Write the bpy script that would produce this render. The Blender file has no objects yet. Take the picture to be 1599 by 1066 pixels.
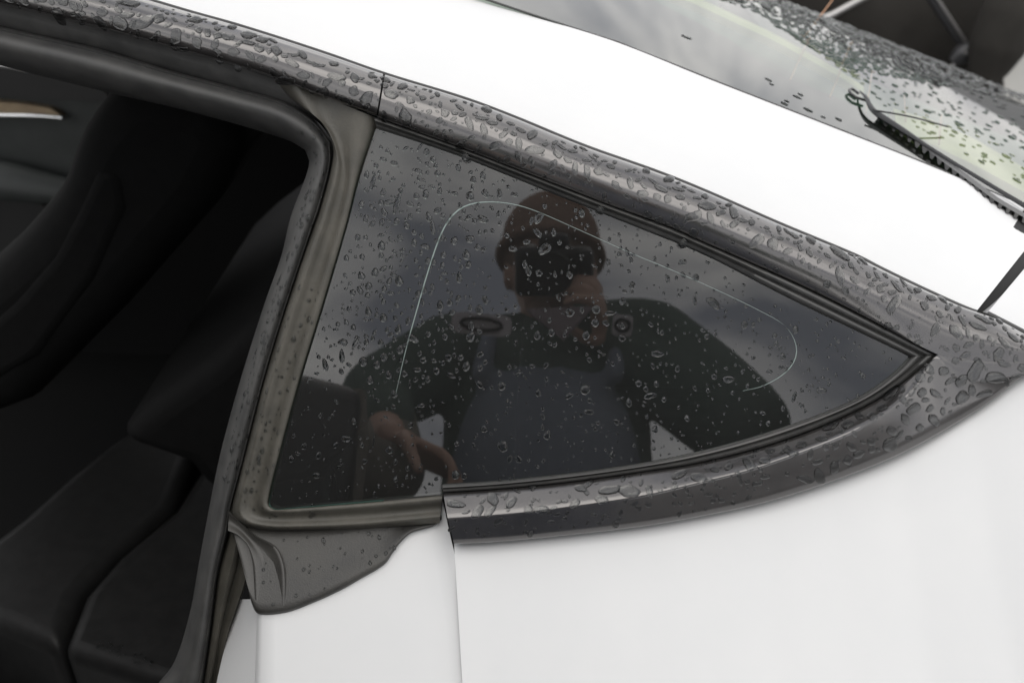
import bpy, bmesh, math, random
import numpy as np
from mathutils import Vector, Matrix, noise as mnoise
random.seed(11)
R = math.radians
scn = bpy.context.scene
COL = scn.collection

# ------------------------------------------------------------------ camera
FPX = 1555.0                                   # focal length in photograph pixels (1599 wide)
PITCH = R(31)
CAM = Vector((0, 0, 1.62))
FWD = Vector((0, math.cos(PITCH), -math.sin(PITCH)))
UPV = Vector((0, math.sin(PITCH), math.cos(PITCH)))
RGT = Vector((1, 0, 0))
cd = bpy.data.cameras.new('view_camera')
cam = bpy.data.objects.new('view_camera', cd); COL.objects.link(cam)
cd.sensor_width = 36; cd.lens = 36 * FPX / 1599
cd.clip_start = 0.005; cd.clip_end = 2000
cam.location = CAM
cam.rotation_euler = (math.pi / 2 - PITCH, 0, 0)
cd.dof.use_dof = True; cd.dof.focus_distance = 0.87; cd.dof.aperture_fstop = 5.8
scn.camera = cam

# ------------------------------------------------------------------ sky, sun, exposure
SUN_EL, SUN_AZ = R(68), R(160)
world = bpy.data.worlds.new('World'); scn.world = world; world.use_nodes = True
wn, wl = world.node_tree.nodes, world.node_tree.links
wn.clear()
def N(nodes, typ, **kw):
    n = nodes.new(typ)
    for k, v in kw.items():
        if k in n.bl_rna.properties.keys(): setattr(n, k, v)
        else: n.inputs[k].default_value = v
    return n
sky = N(wn, 'ShaderNodeTexSky', sky_type='NISHITA', sun_disc=False)
sky.sun_elevation = SUN_EL; sky.sun_rotation = SUN_AZ
tc = N(wn, 'ShaderNodeTexCoord')
mp = N(wn, 'ShaderNodeMapping'); mp.inputs['Scale'].default_value = (1.0, 1.0, 2.6)
mp.inputs['Location'].default_value = (-2.5,-1.7,1.3)
wl.new(tc.outputs['Generated'], mp.inputs['Vector'])
nz = N(wn, 'ShaderNodeTexNoise'); nz.inputs['Scale'].default_value = 3.2; nz.inputs['Detail'].default_value = 6; nz.inputs['Roughness'].default_value = .55; nz.inputs['Distortion'].default_value = .6
wl.new(mp.outputs['Vector'], nz.inputs['Vector'])
cr = N(wn, 'ShaderNodeValToRGB')
cr.color_ramp.elements[0].position = .36; cr.color_ramp.elements[0].color = (.44, .46, .52, 1)
cr.color_ramp.elements[1].position = .66; cr.color_ramp.elements[1].color = (1.55, 1.51, 1.45, 1)
wl.new(nz.outputs['Fac'], cr.inputs['Fac'])
cl = N(wn, 'ShaderNodeVectorMath', operation='SCALE'); cl.inputs['Scale'].default_value = 9.0
wl.new(cr.outputs['Color'], cl.inputs[0])
sx = N(wn, 'ShaderNodeSeparateXYZ'); wl.new(tc.outputs['Generated'], sx.inputs[0])
gr = N(wn, 'ShaderNodeMapRange'); gr.inputs['From Min'].default_value = 0; gr.inputs['From Max'].default_value = 1
gr.inputs['To Min'].default_value = 1.14; gr.inputs['To Max'].default_value = .96        # thinner cloud towards the horizon
wl.new(sx.outputs['Z'], gr.inputs['Value'])
cg = N(wn, 'ShaderNodeVectorMath', operation='SCALE'); wl.new(cl.outputs['Vector'], cg.inputs[0]); wl.new(gr.outputs['Result'], cg.inputs['Scale'])
mx = N(wn, 'ShaderNodeMix', data_type='RGBA'); mx.inputs['Factor'].default_value = .93
wl.new(sky.outputs['Color'], mx.inputs[6]); wl.new(cg.outputs['Vector'], mx.inputs[7])
bg = N(wn, 'ShaderNodeBackground'); bg.inputs['Strength'].default_value = .11
wo = N(wn, 'ShaderNodeOutputWorld')
wl.new(mx.outputs[2], bg.inputs['Color']); wl.new(bg.outputs['Background'], wo.inputs['Surface'])
sd = bpy.data.lights.new('sun', 'SUN'); sd.energy = .9; sd.angle = R(54); sd.color = (1, .96, .9)
sun = bpy.data.objects.new('sun', sd); COL.objects.link(sun)
sdir = Vector((math.sin(SUN_AZ) * math.cos(SUN_EL), math.cos(SUN_AZ) * math.cos(SUN_EL), math.sin(SUN_EL)))
sun.rotation_euler = sdir.to_track_quat('Z', 'Y').to_euler()
scn.view_settings.view_transform = 'Standard'; scn.view_settings.look = 'None'
scn.view_settings.exposure = 0.52; scn.view_settings.gamma = 1
scn.cycles.max_bounces = 12; scn.cycles.transmission_bounces = 10; scn.cycles.glossy_bounces = 6
scn.cycles.transparent_max_bounces = 12

# ------------------------------------------------------------------ the glass plane of the side window and its frame of reference
GD = 0.85
def ray(px, py): return (RGT * ((px - 799.5) / FPX) + UPV * ((533 - py) / FPX) + FWD)
NRM = -ray(862, 428).normalized()              # outward normal of the quarter window
ORG = CAM - NRM * GD
UAX = Vector((0, 0, 1)).cross(NRM); UAX.normalize()   # rearwards along the car, horizontal
if UAX.x < 0: UAX = -UAX
VAX = NRM.cross(UAX); 
if VAX.z < 0: VAX = -VAX
LAT = Vector((-NRM.x, -NRM.y, 0)).normalized()  # across the car, away from the camera
def uvw(p): d = p - ORG; return d.dot(UAX), d.dot(VAX), d.dot(NRM)
def unp(px, py, w=0.0):
    """a point of the photograph placed on the surface w metres outside the window plane; w may be a function of (u, v)"""
    d = ray(px, py); dn = d.dot(NRM)
    ww = w if not callable(w) else 0.0
    for _ in range(14 if callable(w) else 1):
        p = CAM + d * (((ORG + NRM * ww) - CAM).dot(NRM) / dn)
        if callable(w):
            u, v, _w = uvw(p); ww = .5 * ww + .5 * w(u, v)
    return p
def hit(px, py, pt, n):
    d = ray(px, py); return CAM + d * ((pt - CAM).dot(n) / d.dot(n))
def mir(p): return p - NRM * (2 * (p - ORG).dot(NRM))
def refl(px, py, t): return mir(CAM + ray(px, py) * t)     # where a thing stands that the window mirrors at this point

def spline(pts, n):
    """Catmull-Rom through pts, n samples evenly spaced by length"""
    P = np.array(pts, float)
    Q = np.vstack([2 * P[0] - P[1], P, 2 * P[-1] - P[-2]])
    out = []
    for i in range(1, len(Q) - 2):
        p0, p1, p2, p3 = Q[i - 1], Q[i], Q[i + 1], Q[i + 2]
        d1 = max(np.linalg.norm(p2 - p1), 1e-6)
        m1 = (p2 - p0) / max(np.linalg.norm(p1 - p0) + d1, 1e-6) * d1
        m2 = (p3 - p1) / max(np.linalg.norm(p3 - p2) + d1, 1e-6) * d1
        for k in range(24):
            t = k / 24
            out.append((2*t**3-3*t*t+1)*p1 + (t**3-2*t*t+t)*m1 + (-2*t**3+3*t*t)*p2 + (t**3-t*t)*m2)
    out.append(P[-1]); out = np.array(out)
    L = np.concatenate([[0], np.cumsum(np.linalg.norm(np.diff(out, axis=0), axis=1))])
    s = np.linspace(0, L[-1], n)
    return np.stack([np.interp(s, L, out[:, k]) for k in range(out.shape[1])], 1)

# ------------------------------------------------------------------ materials
def mat(name, base, rough=.5, spec=.5, coat=0, metal=0, ior=1.5, var=0.0, vscale=30, col2=None, bump=0.0, bscale=200, coatr=.05, rvar=0.0):
    m = bpy.data.materials.new(name); m.use_nodes = True
    nd, lk = m.node_tree.nodes, m.node_tree.links
    b = nd['Principled BSDF']
    b.inputs['Base Color'].default_value = (*base, 1); b.inputs['Roughness'].default_value = rough
    b.inputs['Specular IOR Level'].default_value = spec; b.inputs['Metallic'].default_value = metal
    b.inputs['IOR'].default_value = ior
    b.inputs['Coat Weight'].default_value = coat; b.inputs['Coat Roughness'].default_value = coatr
    t = nd.new('ShaderNodeTexCoord')
    if col2:
        n = nd.new('ShaderNodeTexNoise'); n.inputs['Scale'].default_value = vscale; n.inputs['Detail'].default_value = 7; n.inputs['Roughness'].default_value = .62
        lk.new(t.outputs['Object'], n.inputs['Vector'])
        r = nd.new('ShaderNodeValToRGB'); r.color_ramp.elements[0].position = .38; r.color_ramp.elements[1].position = .38 + .3
        r.color_ramp.elements[0].color = (*base, 1); r.color_ramp.elements[1].color = (*col2, 1)
        lk.new(n.outputs['Fac'], r.inputs['Fac']); lk.new(r.outputs['Color'], b.inputs['Base Color'])
        if rvar:
            mr = nd.new('ShaderNodeMapRange'); mr.inputs['To Min'].default_value = max(.02, rough - rvar); mr.inputs['To Max'].default_value = rough + rvar
            mr.inputs['From Min'].default_value = .3; mr.inputs['From Max'].default_value = .7
            lk.new(n.outputs['Fac'], mr.inputs['Value']); lk.new(mr.outputs['Result'], b.inputs['Roughness'])
    if bump:
        n2 = nd.new('ShaderNodeTexNoise'); n2.inputs['Scale'].default_value = bscale; n2.inputs['Detail'].default_value = 3
        lk.new(t.outputs['Object'], n2.inputs['Vector'])
        bp = nd.new('ShaderNodeBump'); bp.inputs['Strength'].default_value = bump; bp.inputs['Distance'].default_value = .001
        lk.new(n2.outputs['Fac'], bp.inputs['Height']); lk.new(bp.outputs['Normal'], b.inputs['Normal'])
    return m
M = {}
M['paint'] = mat('white_paint', (.585, .59, .592), .5, .35, coat=.12, coatr=.35, col2=(.60, .603, .603), vscale=14)
M['trim'] = mat('satin_black_trim', (.014, .0133, .0133), .20, 1.0, coat=1.0, coatr=.13, col2=(.020, .019, .0185), vscale=60, bump=.08, bscale=900, rvar=.05)
M['trim'].node_tree.nodes['Principled BSDF'].inputs['Specular Tint'].default_value = (1, .975, .968, 1)
M['trim'].node_tree.nodes['Principled BSDF'].inputs['Coat Tint'].default_value = (1, .985, .98, 1)
M['bead'] = mat('black_rubber_bead', (.032, .032, .031), .36, .6, col2=(.046, .045, .043), vscale=70, rvar=.08)
M['seal'] = mat('weatherstrip_rubber', (.050, .050, .049), .5, .45, col2=(.075, .074, .071), vscale=45, bump=.15, bscale=1200, rvar=.1)
M['pillar'] = mat('dirty_pillar_rubber', (.060, .057, .048), .5, .4, col2=(.092, .086, .072), vscale=34, bump=.25, bscale=500, rvar=.12)
M['gusset'] = mat('moulded_rubber', (.030, .029, .027), .42, .45, col2=(.052, .050, .045), vscale=22, bump=.2, bscale=700, rvar=.1)
M['dark'] = mat('dark_gap', (.012, .012, .012), .7, .3)
M['leather'] = mat('black_leather', (.010, .010, .010), .5, .22, col2=(.015, .015, .015), vscale=40, bump=.25, bscale=350)
M['carpet'] = mat('black_carpet', (.010, .010, .010), .95, .1)
M['doorcard'] = mat('grey_door_card', (.045, .05, .048), .5, .4, col2=(.055, .06, .058), vscale=20)
M['wood'] = mat('tan_inlay', (.40, .31, .20), .3, .5, col2=(.30, .22, .14), vscale=20)
M['chrome'] = mat('chrome', (.75, .76, .76), .15, .5, metal=1)
M['blackplastic'] = mat('black_plastic', (.02, .02, .02), .4, .5)

def pane(name, tint, faces=1.95, dust_veil=.011):
    """a real pane: fresnel reflection on tinted clear glass"""
    m = bpy.data.materials.new(name); m.use_nodes = True
    nd, lk = m.node_tree.nodes, m.node_tree.links; nd.clear()
    o = nd.new('ShaderNodeOutputMaterial'); mxs = nd.new('ShaderNodeMixShader')
    tr = nd.new('ShaderNodeBsdfTransparent'); tr.inputs['Color'].default_value = (*tint, 1)
    gl = nd.new('ShaderNodeBsdfGlossy'); gl.inputs['Roughness'].default_value = .004
    fr = nd.new('ShaderNodeFresnel'); fr.inputs['IOR'].default_value = 1.52
    k = nd.new('ShaderNodeMath'); k.operation = 'MULTIPLY'; k.inputs[1].default_value = faces; k.use_clamp = True   # both faces of the pane mirror
    lk.new(fr.outputs['Fac'], k.inputs[0]); lk.new(k.outputs['Value'], mxs.inputs['Fac'])
    lk.new(tr.outputs['BSDF'], mxs.inputs[1]); lk.new(gl.outputs['BSDF'], mxs.inputs[2])
    df = nd.new('ShaderNodeBsdfDiffuse'); df.inputs['Color'].default_value = (.8, .8, .78, 1)          # thin film of dirt, added as a pale veil lifting the dark reflections
    t = nd.new('ShaderNodeTexCoord'); n = nd.new('ShaderNodeTexNoise'); n.inputs['Scale'].default_value = 9; n.inputs['Detail'].default_value = 6
    lk.new(t.outputs['Object'], n.inputs['Vector'])
    mr = nd.new('ShaderNodeMapRange'); mr.inputs['To Min'].default_value = dust_veil * .5; mr.inputs['To Max'].default_value = dust_veil * 1.5
    lk.new(n.outputs['Fac'], mr.inputs['Value'])
    m2 = nd.new('ShaderNodeMixShader'); lk.new(mr.outputs['Result'], m2.inputs['Fac'])
    lk.new(mxs.outputs['Shader'], m2.inputs[1]); lk.new(df.outputs['BSDF'], m2.inputs[2])
    lk.new(m2.outputs['Shader'], o.inputs['Surface'])
    return m
M['glass'] = pane('quarter_glass', (.42, .47, .44))
M['rearglass'] = pane('rear_glass', (.58, .70, .60), 1.02, .004)
M['glassedge'] = mat('green_glass_edge', (.10, .20, .17), .15, .5)
M['filmline'] = mat('pale_film_edge', (.20, .25, .235), .4, .5)
M['frit'] = mat('black_frit', (.012, .012, .012), .5, .4)
mw = bpy.data.materials.new('rain_water'); mw.use_nodes = True
nd, lk = mw.node_tree.nodes, mw.node_tree.links; nd.clear()
o_ = nd.new('ShaderNodeOutputMaterial'); g_ = nd.new('ShaderNodeBsdfGlass'); g_.inputs['IOR'].default_value = 1.333; g_.inputs['Color'].default_value = (.80, .81, .81, 1); g_.inputs['Roughness'].default_value = 0.0  # grey tint darkens the drops in place of the reflection water suppresses
lk.new(g_.outputs['BSDF'], o_.inputs['Surface'])
M['water'] = mw

# ------------------------------------------------------------------ object helpers
def link(name, verts, faces, m, parent=None, smooth=True, sharp=None, kind=None):
    me = bpy.data.meshes.new(name); me.from_pydata([tuple(v) for v in verts], [], faces); me.update()
    bm = bmesh.new(); bm.from_mesh(me); bmesh.ops.recalc_face_normals(bm, faces=bm.faces); bm.to_mesh(me); bm.free()
    if m: me.materials.append(m)
    if smooth:
        me.polygons.foreach_set('use_smooth', [True] * len(me.polygons))
        if sharp: me.set_sharp_from_angle(angle=R(sharp))
    o = bpy.data.objects.new(name, me); COL.objects.link(o)
    if parent is not None:
        o.parent = parent; o.matrix_parent_inverse = Matrix.Identity(4)
        o.location = -parent_world(parent)
    if kind: o['kind'] = kind
    return o
PW = {}
def parent_world(p): return PW.get(p.name, Vector((0, 0, 0)))
def thing(name, label, cat, loc, group=None):
    o = bpy.data.objects.new(name, None); COL.objects.link(o); o.location = loc; o.empty_display_size = .1
    o['label'] = label; o['category'] = cat
    if group: o['group'] = group
    PW[o.name] = Vector(loc); return o
def part_node(o):                                # a mesh part that has sub-parts: they use world coordinates too
    PW[o.name] = Vector((0, 0, 0)); return o
def tag(o, label, cat, group=None, kind=None):
    o['label'] = label; o['category'] = cat
    if group: o['group'] = group
    if kind: o['kind'] = kind
    return o

SURF = {}
def patch(name, rows, m, parent, n=120, sharp=None, back=None, key=None, face_mat=None):
    """loft through rows; a row is (pixel curve, w) with w a number, a function of (u,v), or an array along the curve.
       back = depth of the return on the long edges (real thickness)"""
    G = []
    for c, w in rows:
        pts = spline(c, n) if len(c) != n else np.array(c)
        ws = w if isinstance(w, (list, np.ndarray)) else [w] * n
        if not callable(ws[0]) and len(ws) != n: ws = np.interp(np.linspace(0, 1, n), np.linspace(0, 1, len(ws)), ws)
        G.append([unp(p[0], p[1], ww) for p, ww in zip(pts, ws)])
    if key: SURF[key] = G
    H = list(G)
    if back:
        H = [[p - NRM * back + (q - p) * .12 for p, q in zip(G[0], G[1])]] + H + [[p - NRM * back + (q - p) * .12 for p, q in zip(G[-1], G[-2])]]
    V = [p for r in H for p in r]; F = []
    for i in range(len(H) - 1):
        for j in range(n - 1): F.append((i*n+j, i*n+j+1, (i+1)*n+j+1, (i+1)*n+j))
    if back:                                      # close the ends
        F.append([i*n for i in range(len(H))][::-1]); F.append([i*n+n-1 for i in range(len(H))])
    return link(name, V, F, m, parent, True, sharp)
def lerp_rows(ca, cb, prof, n=120):
    """rows between two pixel curves: prof = [(t, w)]"""
    a, b = spline(ca, n), spline(cb, n)
    return [(a * (1 - t) + b * t, w) for t, w in prof]
def tube(name, pts, rad, m, parent, seg=10, n=None, flat=1.0, closed=False, caps=True):
    """a swept tube through 3-D points; rad a number or list"""
    P = [Vector(p) for p in (spline([tuple(p) for p in pts], n) if n else pts)]
    k = len(P); rr = rad if isinstance(rad, (list, tuple, np.ndarray)) else [rad] * k
    if len(rr) != k: rr = np.interp(np.linspace(0, 1, k), np.linspace(0, 1, len(rr)), rr)
    V, F = [], []; up = None
    for i, p in enumerate(P):
        t = (P[min(i+1, k-1)] - P[max(i-1, 0)]).normalized()
        if up is None: up = NRM if abs(t.dot(NRM)) < .9 else Vector((0, 0, 1))
        a = t.cross(up).normalized(); up = a.cross(t).normalized()
        for j in range(seg):
            th = 2 * math.pi * j / seg
            V.append(p + a * (math.cos(th) * rr[i]) + up * (math.sin(th) * rr[i] * flat))
    for i in range(k - 1):
        for j in range(seg): F.append((i*seg+j, i*seg+(j+1) % seg, (i+1)*seg+(j+1) % seg, (i+1)*seg+j))
    if caps: F.append(list(range(seg))[::-1]); F.append([(k-1)*seg+j for j in range(seg)])
    if name is None: return V, F
    return link(name, V, F, m, parent, True, 50)
def box_mesh(c, s, rot=None):
    V = []
    for x in (-1, 1):
        for y in (-1, 1):
            for z in (-1, 1):
                p = Vector((x*s[0]/2, y*s[1]/2, z*s[2]/2))
                if rot: p = rot @ p
                V.append(Vector(c) + p)
    return V, [(0,1,3,2), (4,6,7,5), (0,4,5,1), (2,3,7,6), (0,2,6,4), (1,5,7,3)]
def rbox(name, c, s, m, parent, rot=None, bev=.01, seg=3):
    V, F = box_mesh(c, s, rot)
    o = link(name, V, F, m, parent, True, 40)
    md = o.modifiers.new('bevel', 'BEVEL'); md.width = bev; md.segments = seg; md.limit_method = 'ANGLE'
    return o

# ------------------------------------------------------------------ outlines read from the photograph (pixels of 1599 x 1066)
A_TOP = [(-260,-120), (0,-68), (120,-32), (232,0), (300,20), (375,41), (500,81), (601,116), (725,154), (800,182), (912,228), (1025,268), (1100,298), (1214,348), (1338,400), (1375,419), (1450,455), (1521,486), (1540,489), (1599,521), (1700,566)]
A_BOT_F = [(-260,-48), (0,6), (90,27), (188,52), (338,94), (413,116), (525,158), (588,181)]
BEAD_TOP = [(584,183), (650,206), (725,233), (800,262), (875,291), (950,320), (1049,356), (1100,379), (1180,414), (1262,451), (1375,507), (1464,553)]
BEAD_GL = [(588,201), (650,221), (725,247), (800,277), (875,307), (950,337), (1000,357), (1100,398), (1225,462), (1330,513), (1405,549), (1424,559)]
B_BEADTOP = [(691,757), (770,752), (850,744), (925,735), (1000,724), (1075,709), (1150,690), (1225,667), (1300,640), (1345,619), (1385,592), (1408,571), (1420,557)]
B_TOP = [(692,769), (770,764), (850,757), (925,748), (1000,737), (1090,723), (1188,699), (1270,671), (1338,641), (1390,612), (1430,582), (1458,559), (1465,553)]
B_CREASE = [(699,809), (770,804), (850,796), (1000,774), (1094,752), (1169,733), (1225,714), (1290,690), (1338,669), (1390,638), (1430,604), (1462,560)]
B_BOT = [(709,849), (770,846), (850,839), (1000,822), (1100,805), (1200,783), (1304,750), (1413,706), (1525,642), (1599,586), (1690,515)]
RG_EDGE = [(-260,-310), (0,-245), (400,-125), (600,-58), (759,0), (849,30), (965,67), (1100,121), (1200,160), (1300,199), (1450,258), (1599,322), (1750,392)]
GL_LEFT = [(586,203), (561,280), (543,350), (509,466), (471,590), (449,669), (428,750), (421,784)]
GROOVE = [(424,118), (455,155), (496,184), (519,225), (518,258), (499,330), (491,352), (454,459), (416,582), (379,725), (367,770), (361,800)]
SEAL_OUT = [(-260,-25), (0,41), (150,75), (263,109), (375,139), (450,161), (495,191), (517,221), (517,255), (499,328), (490,352), (454,459), (416,582), (379,725), (360,797), (355,830), (338,900), (328,980), (316,1066), (290,1250)]
SEAL_IN = [(-260,35), (0,101), (49,114), (180,146), (263,165), (375,195), (450,219), (476,234), (483,256), (454,338), (439,400), (413,474), (375,594), (345,704), (330,775), (311,876), (296,958), (272,1033), (247,1066), (160,1180)]

# ------------------------------------------------------------------ the car
CARP = Vector((0.2, 1.5, 0))
car = thing('parked_car', 'white car wet with rain, rear door open beside its dark quarter window', 'car', CARP)

# quarter window: pane with a ground edge, film edge line
gl_out = list(map(tuple, spline(BEAD_GL, 60))) + list(map(tuple, spline(B_BEADTOP[::-1], 60)))[1:] + [(692,771), (600,779), (500,788), (432,794), (424,791)] + list(map(tuple, spline(GL_LEFT[::-1], 40)))
def inside(p, poly):
    x, y = p; c = False; j = len(poly) - 1
    for i in range(len(poly)):
        xi, yi = poly[i]; xj, yj = poly[j]
        if (yi > y) != (yj > y) and x < (xj - xi) * (y - yi) / (yj - yi + 1e-9) + xi: c = not c
        j = i
    return c
glass_ref = unp(862, 428, 0)
V = [unp(x, y, 0.0) for x, y in gl_out]; k = len(V)
quarter = part_node(link('quarter_window', V, [list(range(k))], M['glass'], car, False))
V2 = [unp(x, y, 0.0) for x, y in gl_out] + [unp(x, y, 0.0) - NRM * .0042 for x, y in gl_out]
ed = [i for i in range(k) if gl_out[i][0] < 690 and not (gl_out[i][1] < 600 and gl_out[i][0] > 590)]
link('glass_edge', [unp(x, y, 0) + NRM * (.0006) for x, y in gl_out] + [unp(x, y, -.0042) - VAX * .0032 - UAX * .0012 for x, y in gl_out], [(i, (i+1) % k, k + (i+1) % k, k + i) for i in ed if (i + 1) % k in ed], M['glassedge'], quarter)
FILM = [(618,615), (634,545), (652,480), (668,425), (686,372), (702,342), (722,324), (750,316), (790,317), (830,327), (900,357), (985,395), (1050,422), (1120,453), (1190,487), (1225,508), (1241,532), (1243,556), (1228,580), (1192,602), (1160,610)]
fp = spline(FILM, 110)
tw = [min(1, .25 + i / 22, .25 + (109 - i) / 22) * .75 for i in range(110)]
link('film_edge', [unp(p[0] - w_, p[1] - w_, .0003) for p, w_ in zip(fp, tw)] + [unp(p[0] + w_, p[1] + w_, .0003) for p, w_ in zip(fp, tw)], [(i, i+1, 110+i+1, 110+i) for i in range(109)], M['filmline'], quarter)

# rubber bead between trim and glass: two ridges
def bead(a, b, name):
    prof = [(0, .003), (.10, .0072), (.28, .0082), (.42, .0066), (.5, .0040), (.56, .0044), (.66, .0062), (.82, .0056), (.94, .0030), (1, .0008)]
    return patch(name, lerp_rows(a, b, prof, 130), M['bead'], car, 130, 70, back=.004)
bead(BEAD_TOP, BEAD_GL, 'glass_gasket'); bead(B_TOP, B_BEADTOP, 'glass_gasket')

# upper trim moulding, two lengths butted at a joint
def wA(t):                                        # t 0 = lower edge, 1 = white roof rail
    return .0125 - (.024 if t < .42 else .060) * (t - .42) ** 2
def split_curve(c, x, n=400):
    s = spline(c, n); return s[s[:, 0] <= x], s[s[:, 0] >= x]
atl, atr = split_curve(A_TOP, 598)
profA = [(0, .004), (.015, .0078)] + [(t, wA(t)) for t in np.linspace(.05, .94, 15)] + [(.985, wA(1) - .001), (1, wA(1) - .006)]
patch('roof_moulding', lerp_rows(A_BOT_F[:-1] + [(588,180)], list(map(tuple, atl[::12])) + [(598.5,115)], profA, 110), M['trim'], car, 110, 55, back=.010, key='trimF')
A_BOT_R = [(590,184)] + BEAD_TOP[1:] + [(1490,558), (1530,562), (1580,564), (1690,566)]
atr_ = [(601.5,116)] + list(map(tuple, atr[6::12])) + [(1700,566)]
def rowsA(n=200):
    a, b = spline(A_BOT_R, n), spline(atr_, n)
    rows = []
    s = np.linspace(0, 1, n)
    for t, w in profA:
        f = np.clip((s - .60) / .20, 0, 1); f = f * f * (3 - 2 * f)
        alt = .0122 - .055 * max(0, t - .40) ** 2 - (.005 if t > .99 else 0)
        rows.append((a * (1 - t) + b * t, w * (1 - f) + alt * f))
    return rows
patch('window_moulding', rowsA(), M['trim'], car, 200, 55, back=.010, key='trimA')
# lower trim moulding: pale upper face, dark lower face
TIP = [(1490,556.5), (1530,560.5), (1580,562.5), (1690,564.5)]
bt = B_TOP + TIP
n = 200
s = np.linspace(0, 1, n); fade = np.clip((.80 - s) / .16, 0, 1); fade = fade * fade * (3 - 2 * fade)
rt, rc, rb = spline(bt, n), spline(B_CREASE + [(1500,590), (1560,592), (1690,560)], n), spline(B_BOT, n)
rc = rc
flat_mid = rt * .5 + rb * .5
def wB(a, b): return a * fade + b * (1 - fade)
rowsB = [(rt, wB(.004, .0119)), (rt * .97 + rc * .03, wB(.0075, .0121)), (rt * .8 + rc * .2, wB(.0105, .012)), (rt * .5 + rc * .5, wB(.0155, .0122)), (rt * .2 + rc * .8, wB(.0203, .0122)),
         (rt * .06 + rc * .94, wB(.0222, .012)), (rc, wB(.0228, .012)), (rc * .93 + rb * .07, wB(.0225, .0118)), (rc * .6 + rb * .4, wB(.0195, .0108)), (rc * .25 + rb * .75, wB(.0165, .0095)), (rc * .04 + rb * .96, wB(.0150, .0085)), (rb, wB(.0115, .0055))]
patch('belt_moulding', rowsB, M['trim'], car, n, 50, back=.010, key='trimB')
# dark shadow groove behind the mouldings
patch('gap_backing', lerp_rows([(-260,-110), (232,6), (601,122), (912,236), (1214,356), (1521,494), (1700,575)], [(-260,-50), (188,50), (588,178), (875,288), (1262,448), (1452,545), (1690,570)], [(0, -.016), (1, -.006)], 60), M['dark'], car, 60)

# white body: roof rail, quarter panel, flange, tail
def wr(t, x=700.):
    s_ = np.clip((x - 200) / 1400, 0, 1.1); return -.015 - .065 * t - (.085 + .10 * s_) * t * t
railT = [0, .02, .06, .15, .3, .45, .6, .75, .88, .96, .985, 1]
ra, rbv = A_TOP, RG_EDGE
n = 220
pa, pb = spline(A_TOP, n), spline(RG_EDGE, n)
# match both edges by x so that the rail runs square across
px_ = np.linspace(-260, 1538, n)
def by_x(c, xs): 
    q = spline(c, 600); return np.stack([xs, np.interp(xs, q[:, 0], q[:, 1])], 1)
shift = np.linspace(0, 1, n)
low = by_x(A_TOP, np.linspace(-260, 1524, n)); up = by_x(RG_EDGE, np.linspace(-200, 1640, n))
low[:, 1] += 2.0 * 0
def edge_round(t): return -.004 * max(0, 1 - t / .02) - .004 * max(0, (t - .985) / .015)
rail_rows = [(low * (1 - t) + up * t, wr(t, low[:, 0] * (1 - t) + up[:, 0] * t) + edge_round(t)) for t in railT]
patch('roof_rail', rail_rows, M['paint'], car, n, 60, back=.012, key='rail')
# tail panel beyond the shut line
g0 = spline([(1541,488), (1552,470), (1580,425), (1612,374), (1668,338)], 40)
g1 = spline([(1716,570), (1740,560), (1800,520), (1840,470), (1880,430)], 40)
tl = [(1541.5,488.5), (1560,498), (1599,518), (1650,543), (1720,574)]
tp = [(1668,338), (1700,355), (1750,378), (1800,400), (1850,425)]
patch('tail_panel', lerp_rows(tl, tp, [(t, wr(t, 1560.) + edge_round(t)) for t in railT], 40), M['paint'], car, 40, 60, back=.012)
sl0, sl1 = np.array([(1505,478), (1525,490), (1560,506)], float), np.array([(1605,318), (1650,338), (1705,360)], float)
patch('shut_line', [(sl0 * (1 - t) + sl1 * t, float(wr(t, 1560.)) - .011) for t in railT], M['dark'], car, 3)

vbx = [uvw(unp(x, y, .006))[:2] for x, y in B_BOT]
vbu = [a for a, b in vbx]; vbv = [b for a, b in vbx]
vbu = [vbu[0] - .35] + vbu; vbv = [vbv[0] - .02] + vbv
def w_body(u, v):
    q = float(np.interp(u, vbu, vbv)) - v
    if q < 0: return .001 + .45 * q
    return .001 + .42 * q + .55 * q * q if q < .35 else .2154 + .805 * (q - .35)
n = 150
top = by_x(B_BOT, np.linspace(709, 1690, n)); bot = np.stack([np.linspace(738, 1900, n), np.full(n, 1330.)], 1)
qrows = []
for t in [0, .006, .015, .04, .08, .14, .22, .32, .44, .58, .72, .86, 1]:
    qrows.append((top * (1 - t) + bot * t, (lambda u, v, e=.003 * max(0, 1 - t / .015): w_body(u, v) - e)))
patch('quarter_panel', qrows, M['paint'], car, n, 60, key='quarter')
# the shut flange the door closes on, stepped below the quarter panel
CR = [(689,772), (692,785), (701,826), (719,906), (731,985), (734,1066), (738,1330)]
fl = spline(CR, 60); fl0 = spline([(400,925), (401,966), (398,1066), (390,1330)], 60)
frows = []
for t in [0, .01, .03, .1, .25, .4, .55, .7, .82, .9, .945, .97, .985, 1]:
    e = .010 * max(0, 1 - t / .03) ** 2
    stp = .005 - .005 * min(1, max(0, (t - .90) / .10)) ** 1.5 + (.0012 * math.exp(-((t - .955) / .012) ** 2))
    frows.append((fl0 * (1 - t) + fl * t, (lambda u, v, e=e, stp=stp: w_body(u, v) - e - stp)))
patch('door_jamb', frows, M['paint'], car, 60, 60, key='flange')
jr0 = spline([(368,935), (361,966), (338,1066), (285,1330)], 40); jr1 = spline([(402,935), (402,966), (398.5,1066), (390.5,1330)], 40)
patch('door_jamb', [(jr0 * (1 - t) + jr1 * t, (lambda u, v, t=t: w_body(u, v) - .016 - .055 * (1 - t) + .004 * math.sin(3 * t))) for t in np.linspace(0, 1, 6)], M['paint'], car, 40, 60)
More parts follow.
